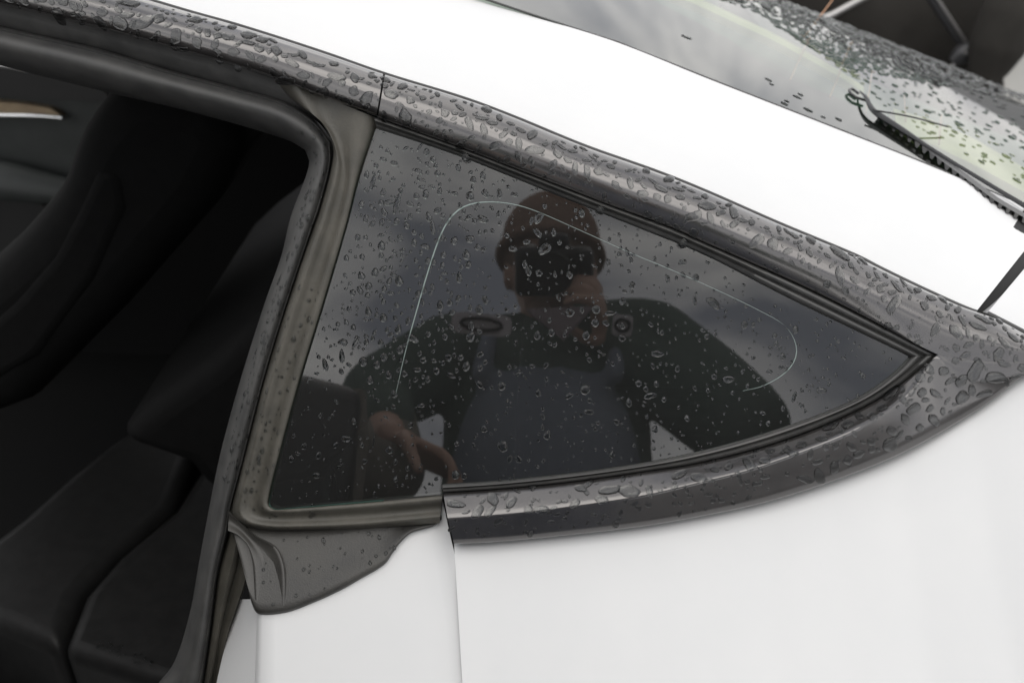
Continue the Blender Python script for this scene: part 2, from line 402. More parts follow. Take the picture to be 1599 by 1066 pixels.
# thin strip of white between gasket end and trim end
# rubber pillar round the glass, down the front edge and along the sill
P_OUT = GROOVE + [(364,812), (378,822), (410,829), (450,830), (540,828), (620,822), (686,816)]
P_IN = [(592,186), (588,202)] + GL_LEFT[1:] + [(424,790), (434,794.5), (470,791), (540,785), (620,778), (691,771)]
n = 170
po = spline(P_OUT, n); pi_ = spline(P_IN, n)
# pair the corner of both paths
def pair(c1, i1, c2, i2, n1, n2):
    a = np.vstack([spline(c1[:i1+1], n1), spline(c1[i1:], n2)[1:]]); b = np.vstack([spline(c2[:i2+1], n1), spline(c2[i2:], n2)[1:]]); return a, b
po, pi_ = pair(P_OUT, len(GROOVE), P_IN, 10, 110, 60)
n = len(po)
profP = [(0, -.022), (.06, -.012), (.13, -.002), (.19, .0012), (.26, .0008), (.36, -.003), (.5, -.0046), (.6, -.0042), (.7, -.001), (.78, .0022), (.86, .0026), (.93, .0008), (.97, -.0035), (1, -.0065)]
wk = np.concatenate([np.zeros(125), np.linspace(0, 1, n - 125)])
patch('pillar_seal', [(po * (1 - t) + pi_ * t, w * (1 - wk) + wk * max(w, -.001 if t < .2 else w)) for t, w in profP], M['pillar'], car, n, 80, back=.01, key='pillar')
# channel between roof moulding and weatherstrip
patch('roof_channel', lerp_rows([(-260,-60), (0,-6), (188,42), (413,104), (596,172)], [(-260,-20), (0,46), (150,80), (375,145), (500,190)], [(0, -.012), (.25, -.020), (.5, -.021), (.8, -.027), (1, -.036)], 70), M['seal'], car, 70, 60)
# the fat weatherstrip round the opening
so_, si_ = pair(SEAL_OUT, 7, SEAL_IN, 7, 90, 110)
n = len(so_)
profS = [(0, -.030), (.03, -.020), (.07, -.0178), (.12, -.0195), (.2, -.0165), (.32, -.0135), (.46, -.0135), (.6, -.018), (.74, -.026), (.86, -.036), (.95, -.050), (1, -.068)]
patch('weatherstrip', [(so_ * (1 - t) + si_ * t, w) for t, w in profS], M['seal'], car, n, 80, back=.012, key='seal')
# lower jamb strips beside the weatherstrip
js = spline([(362,800), (357,830), (340,895), (330,980), (317,1066), (290,1250)], 60); je = spline([(388,840), (384,900), (368,950), (352,1000), (340,1066), (300,1250)], 60)
patch('jamb_strip', [(js * (1 - t) + je * t, w) for t, w in [(0, -.034), (.15, -.022), (.4, -.018), (.55, -.021), (.62, -.030), (.72, -.030), (.85, -.024), (1, -.020)]], M['pillar'], car, 60, 70, back=.01)

# moulded rubber gusset under the corner of the window
GB = [(384,905), (394,944), (404,958), (446,956), (488,941), (530,922), (562,904), (600,881), (614,862), (626,846), (642,832), (664,825), (679,820), (690,811)]
GT = [(356,796), (368,812), (382,821), (410,826), (450,827), (500,825), (540,820), (600,812), (650,804), (689,795)]
n = 110
gt, gb = spline(GT, n), spline(GB, n)
profG = [(0, -.002), (.05, .0004), (.15, .0012), (.3, .0016), (.5, .0030), (.7, .0052), (.85, .0066), (.93, .0066), (.97, .0052), (1, .0005)]
u0g = None
def addw(w): return lambda u, v: w + w_body(u, v) - .005
patch('corner_gusset', [(gt * (1 - t) + gb * t, addw(w)) for t, w in profG], M['gusset'], car, n, 80, back=.008, key='gusset')
lip = spline([(357,797), (374,812), (398,834), (431,852), (443,874), (447,900), (447,945)], 60)
lip2 = spline([(356,829), (372,836), (386,851), (393,876), (395,905), (396,945)], 60)
patch('gusset_fold', [(lip * (1 - t) + lip2 * t, addw(w)) for t, w in [(0, -.004), (.03, .0062), (.08, .0074), (.16, .0058), (.32, .0022), (.5, .0012), (.7, .003), (.88, .0066), (.96, .0066), (1, -.004)]], M['gusset'], car, 60, 80, back=.006)

# rear screen: a crowned pane over the cabin, roof panel ahead of it
def rail_top(x): 
    y = float(np.interp(x, [p[0] for p in RG_EDGE], [p[1] for p in RG_EDGE])); return unp(x, y, float(wr(1, x)) - .006)
E0, E1 = rail_top(900), rail_top(1599)
EDIR = (E1 - E0).normalized()
LATUP = (LAT + Vector((0, 0, .02))).normalized()
RGN = EDIR.cross(LATUP); 
if RGN.z < 0: RGN = -RGN
def rg(px, py, lift=0.0): return hit(px, py, E0 + RGN * lift, RGN)
def crown(p):                                     # lateral distance from the near edge
    return (p - E0).dot(LAT)
def flat(name, polys, m, parent, depth=.002, n_=None, along=None):
    """a sheet of real thickness lying on the rear screen's plane: polygon of 3-D points, thickness below it"""
    n_ = n_ or RGN
    V = list(polys) + [p - (along or n_) * depth for p in polys]; k = len(polys)
    F = [tuple(range(k)), tuple(range(k, 2 * k))[::-1]] + [(i, (i+1) % k, k + (i+1) % k, k + i) for i in range(k)]
    return link(name, V, F, m, parent, False)
# pane from its near edge to beyond the crown of the car
nn = 40
xs = np.linspace(690, 1760, nn)
near = [rail_top(x) for x in xs]
rows_ = []
for q in (0, .01, .05, .15, .3, .45, .6, .7, .8, .95, 1.2):
    drop = 0 if q < .62 else (q - .62) ** 2 * .55
    rows_.append([hit(x, float(np.interp(x, [p[0] for p in RG_EDGE], [p[1] for p in RG_EDGE])), E0, RGN) + EDIR * max(0, x - 1740) * .036 + LATUP * q - RGN * drop for x in xs])
V = [p for r in rows_ for p in r]; F = [(i*nn+j, i*nn+j+1, (i+1)*nn+j+1, (i+1)*nn+j) for i in range(len(rows_)-1) for j in range(nn-1)]
rear = part_node(link('rear_window', V, F, M['rearglass'], car, True))
L1 = [(960,-48), (1085,3), (1150,33), (1210,61), (1262,89), (1312,117), (1349,141), (1362,172), (1400,203), (1460,245), (1521,292), (1599,345), (1690,388)]
frit_px = [(600,-90), (690,-27), (759,-.5)] + [(x, float(np.interp(x, [p[0] for p in RG_EDGE], [p[1] for p in RG_EDGE])) - .5) for x in (849,965,1100,1150,1300,1450,1599,1700)] + [(1700,388), (1599,338), (1521,289), (1440,235), (1385,192), (1350,172), (1300,150), (1232,124), (1180,95), (1140,62), (1085,33), (960,-30)]
flat('frit_band', [rg(x, y, -.006) for x, y in frit_px], M['frit'], rear, .003)
M['liner'] = mat('beige_headliner', (.66, .58, .34), .8, .2, col2=(.54, .50, .30), vscale=15)
M['greeninside'] = mat('dark_green_tray', (.085, .14, .112), .8, .2, col2=(.10, .16, .13), vscale=8)
a_ = spline(L1[:7], 40)
flat('headliner_trim', [rg(x - 1, y - 6 - 5 * (1 - i / 39), -.012) for i, (x, y) in enumerate(a_)] + [rg(x, y + 4, -.012) for x, y in a_[::-1]], M['liner'], car, .01)
flat('parcel_trim', [rg(x, y, -.012) for x, y in [(1395,170), (1450,186), (1520,216), (1599,262), (1700,322), (1700,362), (1599,300), (1530,262), (1460,228), (1400,196)]], M['liner'], car, .01)
flat('parcel_shelf', [E0 - RGN * .05 + EDIR * a + LATUP * b for a, b in ((-.3,.02), (1.4,.02), (1.4,.60), (-.3,.60))], M['greeninside'], car, .01)
# defroster wires printed under the pane
M['wire'] = mat('defroster_wire', (.45, .22, .10), .5, .4)
for (x0, y0, x1, y1) in ((1262,62,1234,125), (1312,112,1296,152), (1330,66,1310,112), (1362,110,1352,176), (1412,150,1414,190), (1470,180,1466,226), (1255,60,1300,0)):
    a, b = rg(x0, y0, -.003), rg(x1, y1, -.003)
    tube('heater_wire', [a, b], .0011, M['wire'], rear, 5)
tube('window_gasket', [hit(x, float(np.interp(x, [p[0] for p in RG_EDGE], [p[1] for p in RG_EDGE])) - .8, E0, RGN) for x in np.linspace(700, 1740, 60)], .0013, M['bead'], rear, 6)
# wiper lying on the pane
M['wiperblack'] = mat('wiper_black', (.035, .036, .038), .6, .3)
wip = part_node(tube('wiper_arm', [rg(1343,143,.004), rg(1353,153,.008), rg(1364,173,.007), rg(1395,194,.007), rg(1465,239,.007), rg(1535,282,.007), rg(1615,330,.007), rg(1700,378,.007)], [.0012, .0026, .0044, .0026, .0024, .0028, .0036, .004], M['wiperblack'], car, 8, 40, .7))
hook = spline([(1340,146), (1330,139), (1326,142), (1335,151), (1352,157)], 24)
tube('wiper_hook', [rg(x, y, .004) for x, y in hook], .0018, M['blackplastic'], wip, 6)
bl = spline([(1372,180), (1420,212), (1470,250), (1520,287), (1560,316), (1640,362)], 90)
Vb, Fb = [], []
for i, (x, y) in enumerate(bl):
    zz = .010 if i % 4 < 2 else .003
    Vb += [rg(x + 3, y - 5, .006), rg(x - 1, y + 0, .0055), rg(x - 3, y + (8 if i % 4 < 2 else 2.5), .0015), rg(x + 3, y - 1, .0005)]
for i in range(len(bl) - 1):
    for j in range(4): Fb.append((i*4+j, i*4+(j+1) % 4, (i+1)*4+(j+1) % 4, (i+1)*4+j))
link('wiper_blade', Vb, Fb, M['blackplastic'], wip, False)
tube('wiper_link', [rg(1364,172,.010), rg(1420,182,.014), rg(1480,198,.008)], .0011, M['blackplastic'], wip, 6, 16)
# roof panel ahead of the rear screen
rt0 = [rail_top(x) for x in np.linspace(-260, 689, 20)]
rr_ = [[p + LAT * q + Vector((0, 0, .03 * q - .03 * q * q)) for p in rt0] for q in (0, .02, .1, .3, .6, .9, 1.15)]
V = [p for r in rr_ for p in r]; link('roof_panel', V, [(i*20+j, i*20+j+1, (i+1)*20+j+1, (i+1)*20+j) for i in range(6) for j in range(19)], M['paint'], car)

# ------------------------------------------------------------------ cabin
def cf(a, b, z): return Vector((ORG.x, ORG.y, 0)) + UAX * a + LAT * b + Vector((0, 0, z))
ROT = Matrix((UAX, LAT, Vector((0, 0, 1)))).transposed()
rbox('cabin_floor', cf(-.3, .72, .22), (2.6, 1.5, .05), M['carpet'], car, ROT, .01)
rbox('bulkhead', cf(.35, .85, .70), (.05, 1.3, .95), M['carpet'], car, ROT, .01)
rbox('inner_quarter_trim', cf(.16, .36, .58), (.40, .30, .75), M['carpet'], car, ROT, .04)
rbox('dashboard', cf(-2.0, .8, .70), (.35, 1.45, .5), M['blackplastic'], car, ROT, .08)
rbox('headliner', cf(-.80, .75, 1.36), (1.2, 1.05, .03), M['carpet'], car, ROT, .012)
FARP = cf(0, 1.36, 0)
def far(x, y, off=0.0): return hit(x, y, FARP - LAT * off, LAT)
def card(name, px, m, off, depth, parent):
    P = [far(x, y, off) for x, y in px]; return flat(name, P, m, parent, depth, along=-LAT)
dc = part_node(card('far_door', [(-400,20), (60,78), (190,110), (200,240), (120,420), (40,520), (-400,700)], M['doorcard'], 0, .05, car))
card('far_side', [(-400,60), (500,105), (1600,190), (1600,900), (-400,900)], M['carpet'], -.06, .03, dc)
card('far_pillar', [(170,80), (700,130), (1500,200), (1500,440), (800,280), (420,160), (190,120)], M['carpet'], -.02, .04, dc)
def bar(name, pts, r, m, parent, off, fl=1.0): return tube(name, [far(x, y, off) for x, y in pts], r, m, parent, 10, 20, fl)
card('door_inlay', [(-200,150), (-20,158), (40,163), (78,170), (92,178), (97,183), (40,182), (-200,178)], M['wood'], .02, .02, dc)
bar('chrome_strip', [(-200,177), (0,180), (60,181), (98,184)], .005, M['chrome'], dc, .025)
bar('armrest', [(-200,262), (0,282), (60,292), (110,300)], [.05, .05, .045, .03], M['doorcard'], dc, .05, .6)
card('door_pocket', [(-200,310), (0,312), (60,318), (90,330), (60,400), (-200,420)], M['blackplastic'], .015, .02, dc)
card('upper_card', [(-200,88), (60,108), (160,140), (175,160), (-200,140)], M['blackplastic'], .03, .03, dc)
bar('door_handle', [(0,100), (25,104), (45,108)], .008, M['chrome'], dc, .05)
M['seatblack'] = mat('shaded_seat_leather', (.0062, .0062, .0062), .75, .15, col2=(.008, .008, .008), vscale=60, bump=.3, bscale=600)  # darker, duller copy of the seat leather; cabin shade put into its colour
# front seat: reclined backrest in profile, its edge catching light
def pad(name, px, b0, b1, m, parent, bev=.03):
    P0 = [hit(x, y, cf(0, b0, 0), LAT) for x, y in px]
    k = len(px); V = P0 + [p + LAT * (b1 - b0) for p in P0]
    F = [tuple(range(k)), tuple(range(k, 2*k))[::-1]] + [(i, (i+1) % k, k + (i+1) % k, k + i) for i in range(k)]
    o = link(name, V, F, m, parent, True, 60)
    md = o.modifiers.new('bevel', 'BEVEL'); md.width = bev; md.segments = 4; md.limit_method = 'ANGLE'; md.angle_limit = R(50)
    return o
sl = list(map(tuple, spline([(182,128), (150,160), (112,212), (96,255), (80,298), (46,345), (0,396), (-60,450), (-160,540)], 22)))
fs = part_node(pad('front_seat', sl + [(-120,700), (40,640), (180,500), (330,330), (390,220), (330,160), (240,130)], .42, .86, M['seatblack'], car, .05))
pad('seat_bolster', [(150,260), (118,330), (80,400), (20,470), (-60,540), (-40,620), (60,560), (150,440), (200,330), (190,270)], .415, .46, M['seatblack'], fs, .04)
# rear seat: cushion with a seam, backrest behind the pillar
ZC = .60
def hz(x, y, z=ZC): return hit(x, y, Vector((0, 0, z)), Vector((0, 0, 1)))
def slab(name, px, z, h, m, parent, bev):
    P0 = [hz(x, y, z) for x, y in px]; k = len(px); V = P0 + [p - Vector((0, 0, h)) for p in P0]
    F = [tuple(range(k)), tuple(range(k, 2*k))[::-1]] + [(i, (i+1) % k, k + (i+1) % k, k + i) for i in range(k)]
    o = link(name, V, F, m, parent, True, 60)
    md = o.modifiers.new('bevel', 'BEVEL'); md.width = bev; md.segments = 5; md.limit_method = 'ANGLE'; md.angle_limit = R(50)
    return o
cu = part_node(slab('rear_seat', [(-90,895), (30,806), (100,744), (170,688), (240,640), (330,640), (268,790), (180,862), (125,925), (92,1012), (0,972), (-90,950)], ZC, .20, M['leather'], car, .025))
slab('seat_cushion', [(272,792), (330,700), (420,640), (520,720), (520,1000), (400,1120), (250,1064), (94,1014), (130,926), (185,864)], ZC + .002, .20, M['leather'], cu, .022)
pad('seat_backrest', [(172,690), (240,630), (322,572), (430,470), (560,430), (600,640), (500,760), (330,780), (290,730)], .30, 1.0, M['seatblack'], cu, .03)
rbox('seat_base', cf(-.35, .62, .33), (.9, 1.0, .2), M['carpet'], cu, ROT, .02)
# shell below the picture: sill, lower panel
low_ = [unp(x, 1320, w_body) for x in np.linspace(390, 1900, 24)]
V = low_ + [Vector((p.x, p.y + .02, .28)) for p in low_]; link('lower_panel', V, [(i, i+1, 24+i+1, 24+i) for i in range(23)], M['paint'], car)
rbox('door_sill', cf(-.75, .02, .36), (1.35, .16, .16), M['paint'], car, ROT, .03)
rbox('front_pillar', cf(-1.25, .05, .8), (.12, .10, .9), M['carpet'], car, ROT, .03)

# the opened rear door, standing out from the car to the left of the camera
HINGE = cf(-1.12, -.05, 0)
tip_ref = refl(556, 606, 1.50)
DD = Vector((tip_ref.x - HINGE.x, tip_ref.y - HINGE.y, 0)); DLEN = DD.length; DD.normalize(); DN = Vector((DD.y, -DD.x, 0))
DR = Matrix((DD, DN, Vector((0, 0, 1)))).transposed()
def dp(a, z, o=0): return Vector((HINGE.x, HINGE.y, 0)) + DD * a + DN * o + Vector((0, 0, z))
M['doorrubber'] = mat('taupe_door_rubber', (.26, .235, .20), .6, .3, col2=(.19, .175, .15), vscale=40)
dz = tip_ref.z
door = part_node(rbox('rear_door', dp(DLEN * .5, (dz + .38) / 2), (DLEN, .10, dz - .40), M['blackplastic'], car, DR, .03))
rbox('door_glass', dp(DLEN * .40, dz + .05), (DLEN * .7, .012, .12), M['blackplastic'], door, DR, .004)
tube('door_seal', [dp(DLEN, dz - .005), dp(DLEN + .012, dz - .10), dp(DLEN + .008, dz - .25), dp(DLEN - .01, dz - .5)], .016, M['doorrubber'], door, 8, 24)

# ------------------------------------------------------------------ ground and what stands behind the car
M['asphalt'] = mat('wet_asphalt', (.05, .05, .05), .45, .5, col2=(.075, .073, .07), vscale=6, bump=.4, bscale=60, rvar=.15)
gv = [Vector((math.cos(a) * r, math.sin(a) * r, 0)) for r in (6, 900) for a in np.linspace(0, 2 * math.pi, 48, endpoint=False)]
g = link('ground', gv, [tuple(range(48))] + [(i, (i+1) % 48, 48 + (i+1) % 48, 48 + i) for i in range(48)], M['asphalt'], None, False, kind='structure')
BY = 3.5
def bk(x, y, off=0.0): return hit(x, y, Vector((0, BY - off, 0)), Vector((0, 1, 0)))
M['fabric'] = mat('black_fabric', (.028, .026, .023), .85, .2, col2=(.040, .037, .033), vscale=5)
M['silver'] = mat('grey_steel_pole', (.45, .44, .43), .3, .5, metal=.8)
M['darkpole'] = mat('dark_pole', (.04, .04, .042), .35, .5)
frame = thing('folding_frame', 'black fabric panel on crossed poles standing behind the white car', 'folding frame', (1.5, BY, 0))
pb = [bk(x, y) for x, y in ((1100,-60), (1560,-60))]
V = []; nx_, nz_ = 30, 16
x0, x1 = bk(1130, 0).x, bk(1590, 0).x
for j in range(nz_):
    for i in range(nx_):
        a, b = i / (nx_ - 1), j / (nz_ - 1)
        V.append(Vector((x0 + (x1 - x0) * a, BY + .05 * math.sin(a * 9 + b * 2) + .02 * math.sin(b * 13 + a * 3), .02 + 1.18 * b)))
F = [(j*nx_+i, j*nx_+i+1, (j+1)*nx_+i+1, (j+1)*nx_+i) for j in range(nz_-1) for i in range(nx_-1)]
o = link('fabric_panel', V, F, M['fabric'], frame); md = o.modifiers.new('thickness', 'SOLIDIFY'); md.thickness = .004
tube('pole', [bk(1250,42,.10), bk(1300,23,.10), bk(1372,-16,.10)], .012, M['silver'], frame, 10)
tube('pole', [bk(1443,-20,.12), bk(1512,82,.12), bk(1560,150,.12)], .017, M['darkpole'], frame, 10)
tube('pole', [bk(1452,-20,.14), bk(1514,76,.14)], .005, M['silver'], frame, 8)  # thin silver tube laid on the dark pole as its light edge
tube('post', [bk(1572,-40,.14), bk(1552,10,.14), bk(1531,72,.14), bk(1500,170,.14)], .020, M['darkpole'], frame, 10)
M['posthighlight'] = mat('post_highlight', (.30, .26, .22), .4, .5)
tube('post', [bk(1562,-40,.17), bk(1547,10,.17), bk(1527,70,.17)], .010, M['posthighlight'], frame, 8)  # thin tan tube laid along the dark post as its painted highlight
jt = part_node(tube('joint', [bk(1488,98,.16), bk(1505,84,.16), bk(1522,78,.16), bk(1534,74,.16)], [.02, .035, .03, .015], M['darkpole'], frame, 12, 14))
tube('pole', [bk(1498,90,.13), bk(1470,128,.13), bk(1440,175,.13)], .008, M['silver'], frame, 8)
for k_ in range(4):
    tube('strap', [bk(1500 + 6*k_, 82, .18 + .01*k_), bk(1516 + 4*k_, 88, .2), bk(1526 + 3*k_, 106, .2), bk(1528 + 2*k_, 150, .18)], .006, M['silver' if k_ == 1 else 'darkpole'], jt, 6, 18)
bag = tag(tube('bag', [bk(1600,-50,.25), bk(1585,0,.25), bk(1562,60,.25), bk(1535,130,.25)], [.05, .09, .09, .05], M['fabric'], None, 16, 20), 'dark rolled fabric bag leaning between the poles and pale panel', 'bag')
M['paleboard'] = mat('pale_board', (.50, .50, .47), .6, .3, col2=(.56, .55, .52), vscale=4)
wp = [(1567,122), (1572,100), (1590,70), (1612,40), (1700,40), (1700,200), (1575,200)]
tag(flat('pale_panel', [bk(x, y, .3) for x, y in wp], M['paleboard'], None, .03, along=Vector((0, -1, 0))), 'pale grey upright panel at the edge beside the dark bag', 'panel')

# ------------------------------------------------------------------ the photographer, who stands facing the car and is mirrored in the window
M['skin'] = mat('skin', (.50, .32, .25), .5, .4, col2=(.54, .35, .27), vscale=30)
M['green'] = mat('dark_green_jacket', (.11, .145, .125), .9, .15, col2=(.13, .165, .145), vscale=60, bump=.4, bscale=500)
M['slate'] = mat('slate_blue_overalls', (.24, .265, .32), .9, .15, col2=(.27, .295, .35), vscale=40, bump=.4, bscale=500)
M['cap'] = mat('brown_knit_cap', (.29, .20, .16), .95, .1, col2=(.33, .235, .19), vscale=80, bump=.6, bscale=300)
M['badge'] = mat('pale_buckle', (.80, .74, .77), .45, .5)
M['shirt'] = mat('grey_pink_shirt', (.40, .33, .35), .8, .2)
M['camblack'] = mat('black_camera_shell', (.02, .02, .02), .4, .5)
M['eye'] = mat('eye', (.6, .6, .58), .1, .5); M['boot'] = mat('black_boot', (.02, .018, .016), .5, .4)
class Shell:
    def __init__(s): s.V, s.F = [], []
    def add(s, vf):
        o = len(s.V); s.V += list(vf[0]); s.F += [tuple(i + o for i in f) for f in vf[1]]
    def blob(s, c, r, rot=None):
        V, F = [], []; a, b = 16, 10
        for j in range(b + 1):
            for i in range(a):
                th, ph = 2*math.pi*i/a, math.pi*j/b
                p = Vector((r[0]*math.sin(ph)*math.cos(th), r[1]*math.sin(ph)*math.sin(th), r[2]*math.cos(ph)))
                V.append(Vector(c) + (rot @ p if rot else p))
        for j in range(b):
            for i in range(a): F.append((j*a+i, j*a+(i+1) % a, (j+1)*a+(i+1) % a, (j+1)*a+i))
        s.add((V, F))
    def limb(s, pts, rad, flat=1.0, n=None, seg=16):
        s.add(tube(None, pts, rad, None, None, seg, n or 6 * len(pts), flat))
        s.blob(pts[0], (rad[0],) * 3) if flat == 1 else None
        s.blob(pts[-1], (rad[-1],) * 3) if flat == 1 else None
    def build(s, name, m, parent, vox, smooth=4):
        o = link(name, s.V, s.F, m, parent, True)
        r = o.modifiers.new('one_surface', 'REMESH'); r.mode = 'VOXEL'; r.voxel_size = vox; r.use_smooth_shade = True
        q = o.modifiers.new('relax', 'SMOOTH'); q.iterations = smooth; q.factor = .5
        return o
HEADC = Vector((-.012, -.185, 1.725)); NECK = Vector((-.015, -.205, 1.595))
SHL, SHR = Vector((-.195, -.185, 1.545)), Vector((.175, -.185, 1.565))
ELL, WRL = refl(592, 618, 1.70), refl(606, 684, 1.53)
ELR, WRR = Vector((.318, -.085, 1.375)), CAM + Vector((.088, -.155, -.060))
PEL = Vector((-.01, -.20, .98))
TORSO = [Vector((-.012, -.190, 1.56)), Vector((-.012, -.195, 1.45)), Vector((-.010, -.19, 1.30)), Vector((-.008, -.19, 1.15)), Vector((-.01, -.20, .98)), Vector((-.01, -.20, .90))]
FEET = [Vector((-.13, -.20, .05)), Vector((.12, -.22, .05))]
person = thing('person', 'person in green jacket and slate overalls mirrored in the quarter window', 'person', (0, -.2, 0))
B = Shell()
B.blob(HEADC, (.076, .096, .112)); B.blob(HEADC + Vector((0, .03, -.055)), (.058, .068, .062))
B.blob(HEADC + Vector((0, .098, -.02)), (.014, .022, .022)); B.blob(HEADC + Vector((0, .085, -.062)), (.026, .014, .008))
B.blob(HEADC + Vector((0, .085, .022)), (.05, .014, .012))
for sx_ in (-1, 1): B.blob(HEADC + Vector((.079 * sx_, .0, -.012)), (.011, .021, .032))
B.limb([HEADC + Vector((0, -.01, -.06)), NECK, NECK - Vector((0, .01, .06))], [.055, .056, .07])
B.limb(TORSO, [.12, .15, .14, .135, .15, .13], .62)
B.limb([SHL, ELL, WRL], [.052, .042, .029]); B.limb([SHR, ELR, WRR], [.052, .042, .029])
for sx_, ft in zip((-1, 1), FEET):
    B.limb([Vector((.085 * sx_, -.20, .92)), Vector((.10 * sx_, -.17, .50)), ft + Vector((0, 0, .06))], [.088, .056, .040])
    B.limb([ft + Vector((0, -.05, 0)), ft + Vector((0, .06, 0)), ft + Vector((0, .16, -.015))], [.042, .042, .028])
def hand(S, wrist, fwd, nrm, curl, side):
    """palm and five fingers; nrm points out of the palm"""
    fwd = fwd.normalized(); nrm = (nrm - fwd * nrm.dot(fwd)).normalized(); lat = fwd.cross(nrm) * side
    rot = Matrix((lat, nrm, fwd)).transposed()
    S.blob(wrist + fwd * .052, (.041, .016, .054), rot)
    for k_, (off, ln) in enumerate(((-.031, .072), (-.010, .082), (.011, .077), (.031, .060))):
        p = wrist + fwd * .095 + lat * off; d = fwd.copy(); pts = [p - fwd * .02, p]
        for seg_, c_ in zip((.44, .31, .25), curl):
            d = (Matrix.Rotation(c_, 3, lat * side) @ d).normalized(); p = p + d * (ln * seg_); pts.append(p)
        S.limb(pts, [.0095, .0095, .0088, .008, .0068], 1.0, 20, 10)
    t0 = wrist + fwd * .030 - lat * .032
    d = (fwd * .62 - lat * .65 + nrm * .45).normalized(); t1 = t0 + d * .042; d2 = (fwd * .75 - lat * .1 + nrm * .6).normalized()
    S.limb([t0, t1, t1 + d2 * .030, t1 + d2 * .052], [.013, .0115, .010, .008], 1.0, 16, 10)
hand(B, WRL + (refl(665, 712, 1.50) - WRL) * .15, refl(668, 712, 1.50) - WRL, Vector((-.3, .2, -.9)), (.45, .6, .4), -1)
hand(B, WRR + Vector((-.004, .01, .005)), Vector((-.06, .88, .34)), Vector((-1, 0, 0)), (.5, .9, .6), 1)
body = part_node(B.build('body', M['skin'], person, .0052, 3))
for sx_ in (-1, 1):
    S = Shell(); S.blob(HEADC + Vector((.031 * sx_, .081, .0)), (.012, .012, .012)); link('eye', S.V, S.F, M['eye'], body)
J = Shell()
J.limb([TORSO[0] + Vector((0, -.005, 0)), TORSO[1], TORSO[2], TORSO[3], TORSO[3] + Vector((0, 0, -.16))], [.150, .188, .186, .180, .185], .66)
J.limb([NECK + Vector((-.02, -.01, -.02)), SHL], [.07, .068]); J.limb([NECK + Vector((.02, -.01, -.01)), SHR + Vector((-.02, 0, .015))], [.075, .078])
J.limb([SHL, SHL.lerp(ELL, .5) + Vector((-.012, 0, -.01)), ELL, ELL.lerp(WRL, .6)], [.080, .078, .066, .050])
J.limb([SHR, SHR.lerp(ELR, .5) + Vector((.02, 0, -.01)), ELR + Vector((.005, 0, 0)), ELR.lerp(WRR, .5), WRR], [.088, .086, .078, .068, .050])
J.limb([NECK + Vector((-.06, .01, .0)), NECK + Vector((-.05, -.055, .025)), NECK + Vector((.05, -.055, .025)), NECK + Vector((.06, .01, .0)), NECK + Vector((.02, .06, -.03)), NECK + Vector((-.06, .02, -.01))], [.030, .034, .034, .034, .034, .030])
jk = part_node(J.build('jacket', M['green'], person, .008, 5))
CF_ = Shell(); CF_.limb([refl(604, 648, 1.66), refl(598, 690, 1.60), refl(596, 728, 1.55)], [.048, .062, .070]); CF_.build('cuff', M['doorrubber'], jk, .006, 3)
O = Shell()
O.limb([Vector((-.008, -.150, 1.475)), Vector((-.008, -.135, 1.40)), Vector((-.008, -.130, 1.28)), Vector((-.008, -.145, 1.12)), Vector((-.01, -.185, .97)), Vector((-.01, -.19, .86))], [.135, .160, .170, .178, .185, .17], .50)
for sx_ in (-1, 1):
    O.limb([Vector((.085 * sx_, -.20, .90)), Vector((.10 * sx_, -.175, .50)), FEET[0 if sx_ < 0 else 1] + Vector((0, -.01, .05))], [.105, .085, .078])
    O.limb([Vector((.115 * sx_ - .008, -.085, 1.47)), Vector((.115 * sx_, -.12, 1.545)), Vector((.105 * sx_, -.18, 1.60))], [.018, .018, .018])
ov = part_node(O.build('overalls', M['slate'], person, .008, 4))
C_ = Shell(); C_.blob(HEADC + Vector((0, -.008, .055)), (.098, .116, .105)); C_.limb([HEADC + Vector((.097*math.cos(a), -.008 + .114*math.sin(a), .030)) for a in np.linspace(0, 2*math.pi, 16)], [.012] * 16, 1, 40, 10)
C_.build('knit_cap', M['cap'], person, .005, 3)
for ft in FEET:
    S = Shell(); S.limb([ft + Vector((0, -.06, .0)), ft + Vector((0, .06, 0)), ft + Vector((0, .18, -.012))], [.05, .05, .036]); S.limb([ft, ft + Vector((0, -.01, .14))], [.052, .056]); S.build('boot', M['boot'], person, .008, 3)
# buckles on the chest: pale rounded plates with a dark loop
def buckle(px, py, t, w_, h_):
    c = refl(px, py, t); nd_ = (CAM - mir(c)).normalized(); nd_ = (nd_ - NRM * 2 * nd_.dot(NRM)).normalized()
    ax = Vector((1, 0, -.10)).normalized(); ay = nd_.cross(ax).normalized(); ax = ay.cross(nd_)
    pl_ = []
    for q in range(24):
        a = 2 * math.pi * q / 24; cx, cy = math.copysign(abs(math.cos(a)) ** .4, math.cos(a)), math.copysign(abs(math.sin(a)) ** .4, math.sin(a))
        pl_.append(c + ax * cx * w_ / 2 + ay * cy * h_ / 2)
    o = part_node(flat('buckle', pl_, M['badge'], ov, .006, along=nd_))
    tube('buckle_loop', [c + nd_ * .004 + ax * math.cos(a) * w_ * .34 + ay * math.sin(a) * h_ * .27 for a in np.linspace(0, 2 * math.pi, 28)], .0030, M['camblack'], o, 8)
buckle(752, 506, 1.655, .100, .036); buckle(972, 508, 1.66, .034, .036)
sv = [refl(x, y, 1.66) for x, y in ((822, 482), (925, 478), (880, 528))]
flat('shirt_front', sv, M['shirt'], jk, .012, along=Vector((0, 1, 0)))
